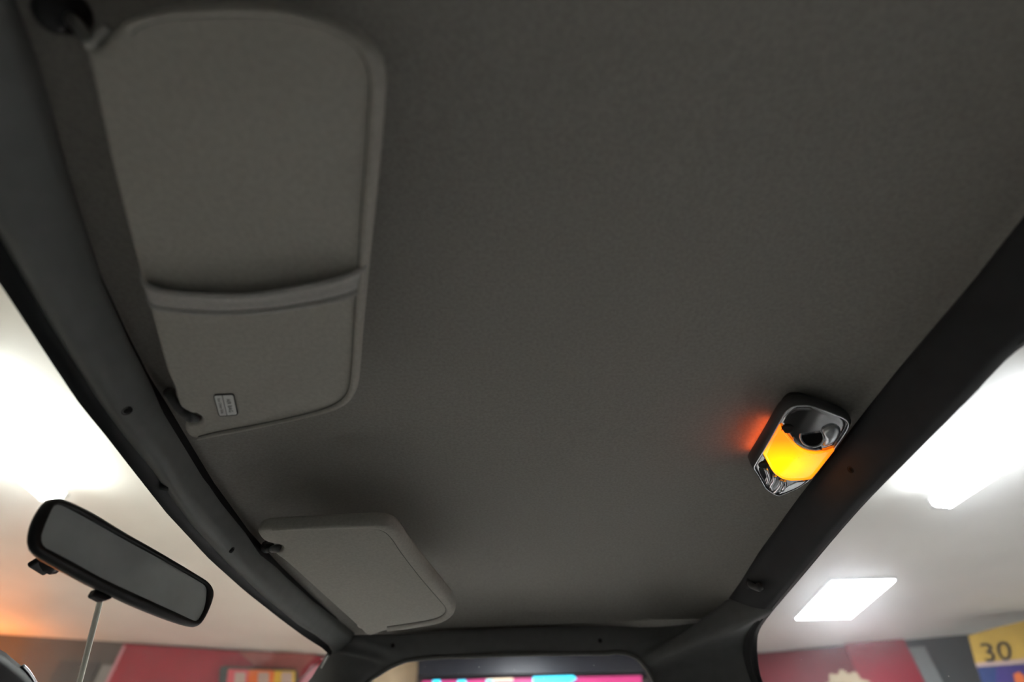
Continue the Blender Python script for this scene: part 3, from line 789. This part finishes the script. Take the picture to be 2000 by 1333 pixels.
V, Fc = loft([circb(R * 0.83, -0.0008), circb(R * 0.5, -0.0014), circb(R * 0.1, -0.0016)], True); cap(V, Fc, 64, 32)
build('button', V, Fc, 'dark_hole', plate)
# chrome teardrop beside the button
td_px = [(1604, 838), (1610, 833), (1620, 829), (1630, 828), (1638, 831), (1641, 838), (1638, 847), (1630, 855), (1618, 861), (1607, 864), (1603, 860), (1605, 850)]
P = resample(catmull([LP(p) for p in td_px], 4, True), 60, True); c = sum(P, Vector()) / 60
rows = [[bul(p, -0.001) for p in P]] + [[bul(c + (p - c) * f, 0.0012 + 0.0075 * math.sqrt(max(0, 1 - f * f))) for p in P] for f in (0.97, 0.88, 0.72, 0.5, 0.25)]
V, Fc = loft(rows, True); cap(V, Fc, 5 * 60, 60)
build('teardrop', V, Fc, 'satin_chrome', plate)
for px, r in (((1538, 836), 0.0062),):
    c = dp(px, 0.001); V, Fc = loft([circ(c, r, -0.003, 16), circ(c, r, 0.0008, 16), circ(c, r * .6, 0.0004, 16)], True); cap(V, Fc, 32, 16)
    build('peg_hole', V, Fc, 'dark_hole', plate)
c = dp((1491, 906), 0.001); V, Fc = loft([circ(c, .0055, -0.003, 16), circ(c, .0055, 0.0008, 16), circ(c, .0035, 0.0004, 16)], True); cap(V, Fc, 32, 16)
build('peg_hole', V, Fc, 'dark_hole', low)
# chrome lip on the seam under the button, and facets on the lower plate
V, Fc = tube([dp(p, 0.0016) for p in [(1549, 853), (1556, 861), (1566, 867), (1578, 871), (1592, 873), (1604, 872)]], 0.0013, 8)
build('chrome_lip', V, Fc, 'chrome', plate)
for pts_ in ([(1495, 913), (1498, 922), (1500, 931), (1497, 942)], [(1512, 926), (1511, 936), (1505, 946), (1507, 955)], [(1524, 934), (1524, 944), (1517, 955), (1511, 961)], [(1531, 936), (1533, 945), (1527, 956)]):
    V, Fc = tube(catmull([dp(p, 0.0010) for p in pts_], 3), 0.0022, 8)
    build('facet', V, Fc, 'chrome', low)
V, Fc = slab([dp(p, 0.0012) for p in [(1574, 939), (1566, 946), (1550, 955), (1532, 962), (1521, 965), (1530, 956), (1542, 946), (1556, 940)]], UP * 0.003)
build('facet', V, Fc, 'chrome', low, smooth=False, bevel=0.0006)

# ================================================================== COAT HOOK on the rear trim
hp = onsurf((1468, 1135), lambda q: q.x - (interp(rx, q.y) * .6 + interp(rex, q.y) * .4 - 0.004))
hook = thing('coat_hook', hp, 'small dark coat hook on the rear trim above the window corner', 'hook')
V, Fc = tube([hp + Vector((.006, -.006, .006)), hp + Vector((0, 0, 0)), hp + Vector((-.003, .012, -.006))], [.006, .0075, .006], 10)
build('hook_base', V, Fc, 'rear_plastic', hook)
tip = onsurf((1484, 1150), lambda q: q.x - (interp(rx, q.y) * .4 + interp(rex, q.y) * .6 - 0.014))
V, Fc = tube(catmull([hp + Vector((-.002, .004, -.002)), hp.lerp(tip, 0.5) + Vector((-.006, 0, -.002)), tip, tip + Vector((0.002, .004, .006))], 4), 0.0045, 10)
build('hook_arm', V, Fc, 'clip_plastic', hook)

# ================================================================== THE GARAGE OUTSIDE
HC = 2.1                                              # ceiling above the camera
def gp(px, z=HC): return onz(px, z)
wA, wB, wC, wD = gp((0, 1240)), gp((640, 1281)), gp((1490, 1276)), gp((1890, 1240))
wA = wB + (wA - wB) * 1.9; wD = wC + (wD - wC) * 2.6
plan = [(wA.x, -1.5), (wA.x, wA.y), (wB.x, wB.y), (wC.x, wC.y), (wD.x, wD.y), (wD.x, -1.5)]
V = [Vector((x, y, HC)) for x, y in plan] + [Vector((x, y, HC + 0.1)) for x, y in plan]
n = 6
Fc = [tuple(range(n)), tuple(range(n, 2 * n))] + [(k, (k + 1) % n, n + (k + 1) % n, n + k) for k in range(n)]
setp(build('garage_ceiling', V, Fc, 'garage_ceiling', smooth=False), 'cream painted garage ceiling seen through the windscreen and rear window', 'ceiling', kind='structure')
V = [Vector((x, y, -CZ)) for x, y in plan] + [Vector((x, y, -CZ - 0.1)) for x, y in plan]
setp(build('garage_floor', V, Fc, 'garage_floor', smooth=False), 'pale concrete garage floor', 'floor', kind='structure')
def wallseg(name, a, b, m, label):
    d = (b - a); d.z = 0; nn = Vector((d.y, -d.x, 0)).normalized()
    V = []
    for z in (-CZ, HC):
        V += [Vector((a.x, a.y, z)), Vector((b.x, b.y, z)), Vector((b.x, b.y, z)) - nn * 0.0 + Vector((nn.x, nn.y, 0)) * -0.12, Vector((a.x, a.y, z)) + Vector((nn.x, nn.y, 0)) * -0.12]
    Fc = [(0, 1, 5, 4), (2, 3, 7, 6), (0, 3, 2, 1), (4, 5, 6, 7), (1, 2, 6, 5), (3, 0, 4, 7)]
    return setp(build(name, V, Fc, m, smooth=False), label, 'wall', kind='structure')
Q = [Vector((x, y, 0)) for x, y in plan]
wallseg('garage_wall', Q[1], Q[2], 'wall_grey', 'brownish grey garage wall seen through the windscreen')
wallseg('garage_wall', Q[2], Q[3], 'wall_grey', 'grey garage wall seen through the far door window')
wallseg('garage_wall', Q[3], Q[4], 'wall_slate', 'dark slate garage wall seen through the rear window')
wallseg('garage_wall', Q[0], Q[1], 'wall_white', 'pale garage wall ahead of the truck')
wallseg('garage_wall', Q[4], Q[5], 'wall_white', 'pale garage wall behind the truck')
wallseg('garage_wall', Q[5], Q[0], 'wall_slate', 'unseen dark garage wall set close on the near side to cut light')  # unseen, kept dark and close to block light from the near side

class Wall:
    def __init__(s, a, b):
        s.a = a.copy(); s.d = (b - a).normalized(); s.n = Vector((s.d.y, -s.d.x, 0))
        if s.n.y > 0: s.n = -s.n                       # towards the truck
    def hit(s, px, off=0.0): return onplane(px, s.a + s.n * off, s.n)
    def panel(s, p0, p1, ztop, zbot, off, th):
        """upright board between two pixels (top edge), from ztop to zbot"""
        A_, B_ = s.hit(p0, off), s.hit(p1, off)
        o = [Vector((A_.x, A_.y, ztop)), Vector((B_.x, B_.y, ztop)), Vector((B_.x, B_.y, zbot)), Vector((A_.x, A_.y, zbot))]
        return slab(o, s.n * th)
    def poly(s, pxs, off, th): return slab([s.hit(p, off) for p in pxs], s.n * th)
WL, WM, WR = Wall(Q[1], Q[2]), Wall(Q[2], Q[3]), Wall(Q[3], Q[4])
ZB = -1.0
def board(name, vf, m, label, cat='panel', group=None):
    return setp(build(name, *vf, m, smooth=False), label, cat, group)
zt = HC - 0.06
# left wall, seen through the windscreen
board('wall_panel', WL.panel((243, 1262), (690, 1292), HC - 0.03, ZB, 0.0, 0.05), 'red_paint', 'crimson wall panel seen through the lower windscreen', 'panel')
board('wall_panel', WL.panel((208, 1290), (233, 1290), HC - 0.28, ZB, 0.0, 0.04), 'panel_light', 'light grey strip on the wall left of the crimson panel', 'panel')
board('wall_panel', WL.panel((237, 1275), (243, 1275), HC - 0.05, ZB, 0.0, 0.06), 'pink_edge', 'narrow pink edge strip along the crimson panel', 'panel')
board('wall_panel', WL.panel((128, 1276), (206, 1276), HC - 0.26, ZB, 0.01, 0.03), 'wall_slate', 'dark slate panel on the grey wall behind the pale cable', 'panel')
board('wall_shape', WL.poly([(463, 1272), (620, 1279), (590, 1310), (585, 1322), (540, 1322), (512, 1312)], 0.06, 0.01), 'red_pale', 'paler red shape on the crimson panel near the windscreen corner', 'graphic')  # paler red polygon laid over the crimson panel
board('wall_shape', WL.poly([(625, 1300), (608, 1300), (578, 1350), (620, 1350)], 0.06, 0.01), 'pink_edge', 'slanted pink shape next to the windscreen pillar', 'graphic')
sg = thing('shop_sign', WL.hit((510, 1320), 0.15), 'small shop sign with pink, orange and yellow squares beyond the windscreen', 'sign')
build('backboard', *WL.poly([(436, 1303), (577, 1309), (582, 1316), (582, 1345), (428, 1345), (430, 1308)], 0.10, 0.05), 'wall_slate', sg, smooth=False)
for m, u0, u1 in (('sign_pink', 446, 486), ('sign_orange', 487, 536), ('sign_yellow', 537, 577)):
    t = build('tile', *WL.poly([(u0, 1308 + (u0 - 440) * .03), (u1, 1308 + (u1 - 440) * .03), (u1 - 1, 1345), (u0 - 4, 1345)], 0.15, 0.02), m, sg, smooth=False)
    uc = (u0 + u1) / 2 + 5
    build('letter_patch', *WL.poly([(uc - 12, 1314), (uc + 9, 1314.5), (uc + 8, 1345), (uc - 14, 1345)], 0.17, 0.01), 'sign_pale', t, smooth=False)
# middle wall, seen through the door window
board('wall_panel', WM.panel((735, 1300), (818, 1300), HC - 0.05, ZB, 0.0, 0.05), 'cream', 'beige wall strip seen in the left end of the door window', 'panel')
sg = thing('light_sign', WM.hit((1040, 1320), 0.3), 'navy fascia with glowing cyan and magenta strips beyond the door window', 'sign')
build('fascia', *WM.poly([(822, 1284), (1300, 1270), (1300, 1323), (822, 1331)], 0.05, 0.3), 'navy', sg, smooth=False)
zf0 = WM.hit((1040, 1326), 0.35).z
build('magenta_band', *WM.poly([(825, 1332.5), (1000, 1327.5), (1252, 1322), (1252, 1352), (825, 1352)], 0.30, 0.04), 'magenta_light', sg, smooth=False)
build('warm_strip', *WM.poly([(950, 1328.5), (1002, 1326.5), (1002, 1331), (950, 1333)], 0.35, 0.03), 'warm_light', sg, smooth=False)
build('cyan_strip', *WM.poly([(1041, 1325), (1118, 1322.5), (1125, 1327), (1112, 1336), (1041, 1338)], 0.35, 0.05), 'cyan_light', sg, smooth=False)
for u0, u1 in ((846, 860), (894, 910), (950, 962)):
    build('cyan_letter', *WM.poly([(u0, 1331), (u1, 1330.5), (u1, 1350), (u0, 1350)], 0.35, 0.04), 'cyan_light', sg, smooth=False)
# right wall, seen through the rear window
board('wall_panel', WR.panel((1440, 1275), (1648, 1262), HC - 0.02, ZB, 0.0, 0.04), 'red_dark', 'deep maroon wall panel beyond the rear window corner', 'panel')
board('wall_panel', WR.panel((1649, 1263), (1765, 1256), HC - 0.0, ZB, 0.0, 0.07), 'red_paint', 'bright crimson banner panel behind the scalloped emblem', 'panel')
board('wall_panel', WR.panel((1772, 1268), (1806, 1268), HC - 0.1, ZB, 0.0, 0.05), 'panel_light', 'grey green strip right of the crimson banner', 'panel')
ec = WR.hit((1664, 1364), 0.10); er = (WR.hit((1664, 1364), 0.10) - WR.hit((1714, 1364), 0.10)).length
ring = [ec + WR.d * (er * (1 + 0.08 * math.cos(12 * a)) * math.cos(a)) + UP * (er * (1 + 0.08 * math.cos(12 * a)) * math.sin(a)) for a in [2 * math.pi * k / 112 for k in range(112)]]
V, Fc = slab(ring, WR.n * 0.03)
board('round_emblem', (V, Fc), 'cream', 'cream scalloped round emblem on the crimson banner', 'emblem')
# hanging yellow banner with numerals
hb = Wall(WR.a + WR.n * 0.9, WR.a + WR.n * 0.9 + WR.d)
bn = thing('hanging_banner', hb.hit((1960, 1300)), 'yellow and blue hanging banner with large numerals at the right edge', 'banner')
build('yellow_sheet', *hb.poly([(1891, 1243), (1935, 1230), (2010, 1212), (2120, 1185), (2120, 1290), (1905, 1297)], 0.0, 0.02), 'banner_yellow', bn, smooth=False)
build('white_stripe', *hb.poly([(1905, 1297), (2120, 1278), (2120, 1290), (1908, 1305)], 0.0, 0.025), 'sign_pale', bn, smooth=False)
build('blue_sheet', *hb.poly([(1908, 1305), (2120, 1291), (2120, 1370), (1930, 1370)], 0.0, 0.02), 'banner_blue', bn, smooth=False)
build('purple_print', *hb.poly([(1945, 1304), (2120, 1292), (2120, 1370), (1950, 1370)], 0.02, 0.012), 'banner_purple', bn, smooth=False)
build('orange_print', *hb.poly([(1979, 1318), (1990, 1313), (2000, 1322), (2006, 1345), (1986, 1345)], 0.032, 0.006), 'sign_orange', bn, smooth=False)
tv, tf = text_mesh('30', 1.0)
x0 = min(v.x for v in tv); x1 = max(v.x for v in tv); yy0 = min(v.y for v in tv); yy1 = max(v.y for v in tv)
tl, tr, bl, br = hb.hit((1912, 1258), .03), hb.hit((1972, 1252), .03), hb.hit((1926, 1294), .03), hb.hit((1978, 1290), .03)
VV = []
for v in tv:
    a = (v.x - x0) / (x1 - x0); b = (v.y - yy0) / (yy1 - yy0)
    VV.append(tl * ((1 - a) * b) + tr * (a * b) + bl * ((1 - a) * (1 - b)) + br * (a * (1 - b)))
build('numerals', VV, tf, 'navy', bn, smooth=False)
# ceiling light panels
def led(c, yaw, label, lx=0.62, ly=1.2):
    a = Vector((math.cos(yaw), math.sin(yaw), 0)); b = Vector((-a.y, a.x, 0))
    t = thing('ceiling_light', Vector((c.x, c.y, HC)), label, 'ceiling light', 'white light panels on the garage ceiling')
    cc = Vector((c.x, c.y, HC))
    build('frame', *obox(cc + DN * 0.012, a * (lx / 2 + .02), b * (ly / 2 + .02), UP * 0.012), 'wall_white', t, smooth=False)
    build('diffuser', *obox(cc + DN * 0.026, a * lx / 2, b * ly / 2, UP * 0.004), 'led_panel', t, smooth=False)
cr = sum([gp(p) for p in ((1615, 1137), (1728, 1137), (1665, 1200), (1568, 1198))], Vector()) / 4
led(cr, math.radians(-4), 'crisp white square ceiling panel low in the rear window', 0.64, 1.18)
def tube_light(pa, pb, label):
    """bare tube pair hung a little below the ceiling, washing the ceiling above it"""
    a, b = onz(pa, HC - 0.16), onz(pb, HC - 0.16); d = (b - a).normalized(); side = Vector((-d.y, d.x, 0))
    t = thing('tube_light', Vector(((a.x + b.x) / 2, (a.y + b.y) / 2, HC)), label, 'ceiling light', 'bare tube lights hung under the garage ceiling')
    for sg_ in (-1, 1):
        o = side * (0.05 * sg_)
        build('tube', *tube([a.lerp(b, k / 6) + o for k in range(7)], 0.034, 12), 'tube_glow', t)
    for e in (a, b):
        build('end_cap', *obox(e, d * 0.02, side * 0.085, UP * 0.034), 'wall_white', t, smooth=False)
        build('hanger', *tube([e + UP * z for z in (0.04, 0.10, 0.16)], 0.006, 6), 'metal', t)
tube_light((-130, 770), (105, 972), 'glaring tube light in the windscreen left of the rear view mirror')
tube_light((2110, 800), (1835, 985), 'glaring tube light high in the rear window')
n_l = 0
for x, y, w in ((0.1, 3.2, 'above the truck on the far side'), (0.1, 6.4, 'over the far aisle'), (-8.0, 4.0, 'far ahead of the truck'), (8.0, 4.0, 'far behind the truck')):
    led(Vector((x, y, 0)), 0.0, 'white ceiling panel outside the view, ' + w)
# unseen amber lamp added to warm the ceiling at the left
ap = WL.hit((-110, 1275), 0.45) + DN * 0.35
am = thing('amber_fill_lamp', ap, 'unseen amber lamp added to warm the ceiling at the left', 'lamp')
build('lamp_back', *obox(ap + WL.n * -0.2, WL.d * 0.6, WL.n * 0.12, UP * 0.06), 'black_plastic', am, smooth=False)
build('lamp_tube', *tube([ap + WL.d * t for t in (-.6, -.2, .2, .6)], 0.06, 10), 'amber_lamp', am)

# ================================================================== black rounded device on the windscreen, lower left corner
dv_px = [(-120, 1250), (-60, 1246), (0, 1268), (22, 1284), (43, 1302), (58, 1320), (70, 1340), (84, 1372), (90, 1410), (60, 1460), (-20, 1480), (-110, 1470), (-160, 1400), (-160, 1300)]
dvp = [onsurf(p, g_glass) + inw * 0.004 for p in dv_px]
dcen = sum(dvp, Vector()) / len(dvp)
dev = thing('windscreen_device', dcen, 'black rounded device stuck to the windscreen at the lower left corner', 'device')
ring = resample(catmull(dvp, 5, True), 90, True); dcen = sum(ring, Vector()) / 90
V, Fc = loft([[dcen + (p - dcen) * f + inw * h for p in ring] for f, h in ((1.0, -0.003), (1.0, 0.006), (0.985, 0.011), (0.94, 0.014), (0.6, 0.018), (0.2, 0.019))], True)
cap(V, Fc, 5 * 90, 90); cap(V, Fc, 0, 90)
build('shell', V, Fc, 'gloss_black', dev)
edge = [onsurf(p, g_glass) + inw * 0.003 for p in ((44, 1297), (52, 1305), (60, 1316), (67, 1328), (74, 1342))]
V, Fc = tube(catmull(edge, 4), 0.0018, 8)
build('glint_strip', V, Fc, 'satin_chrome', dev)  # satin strip standing in for the glint on the black edge
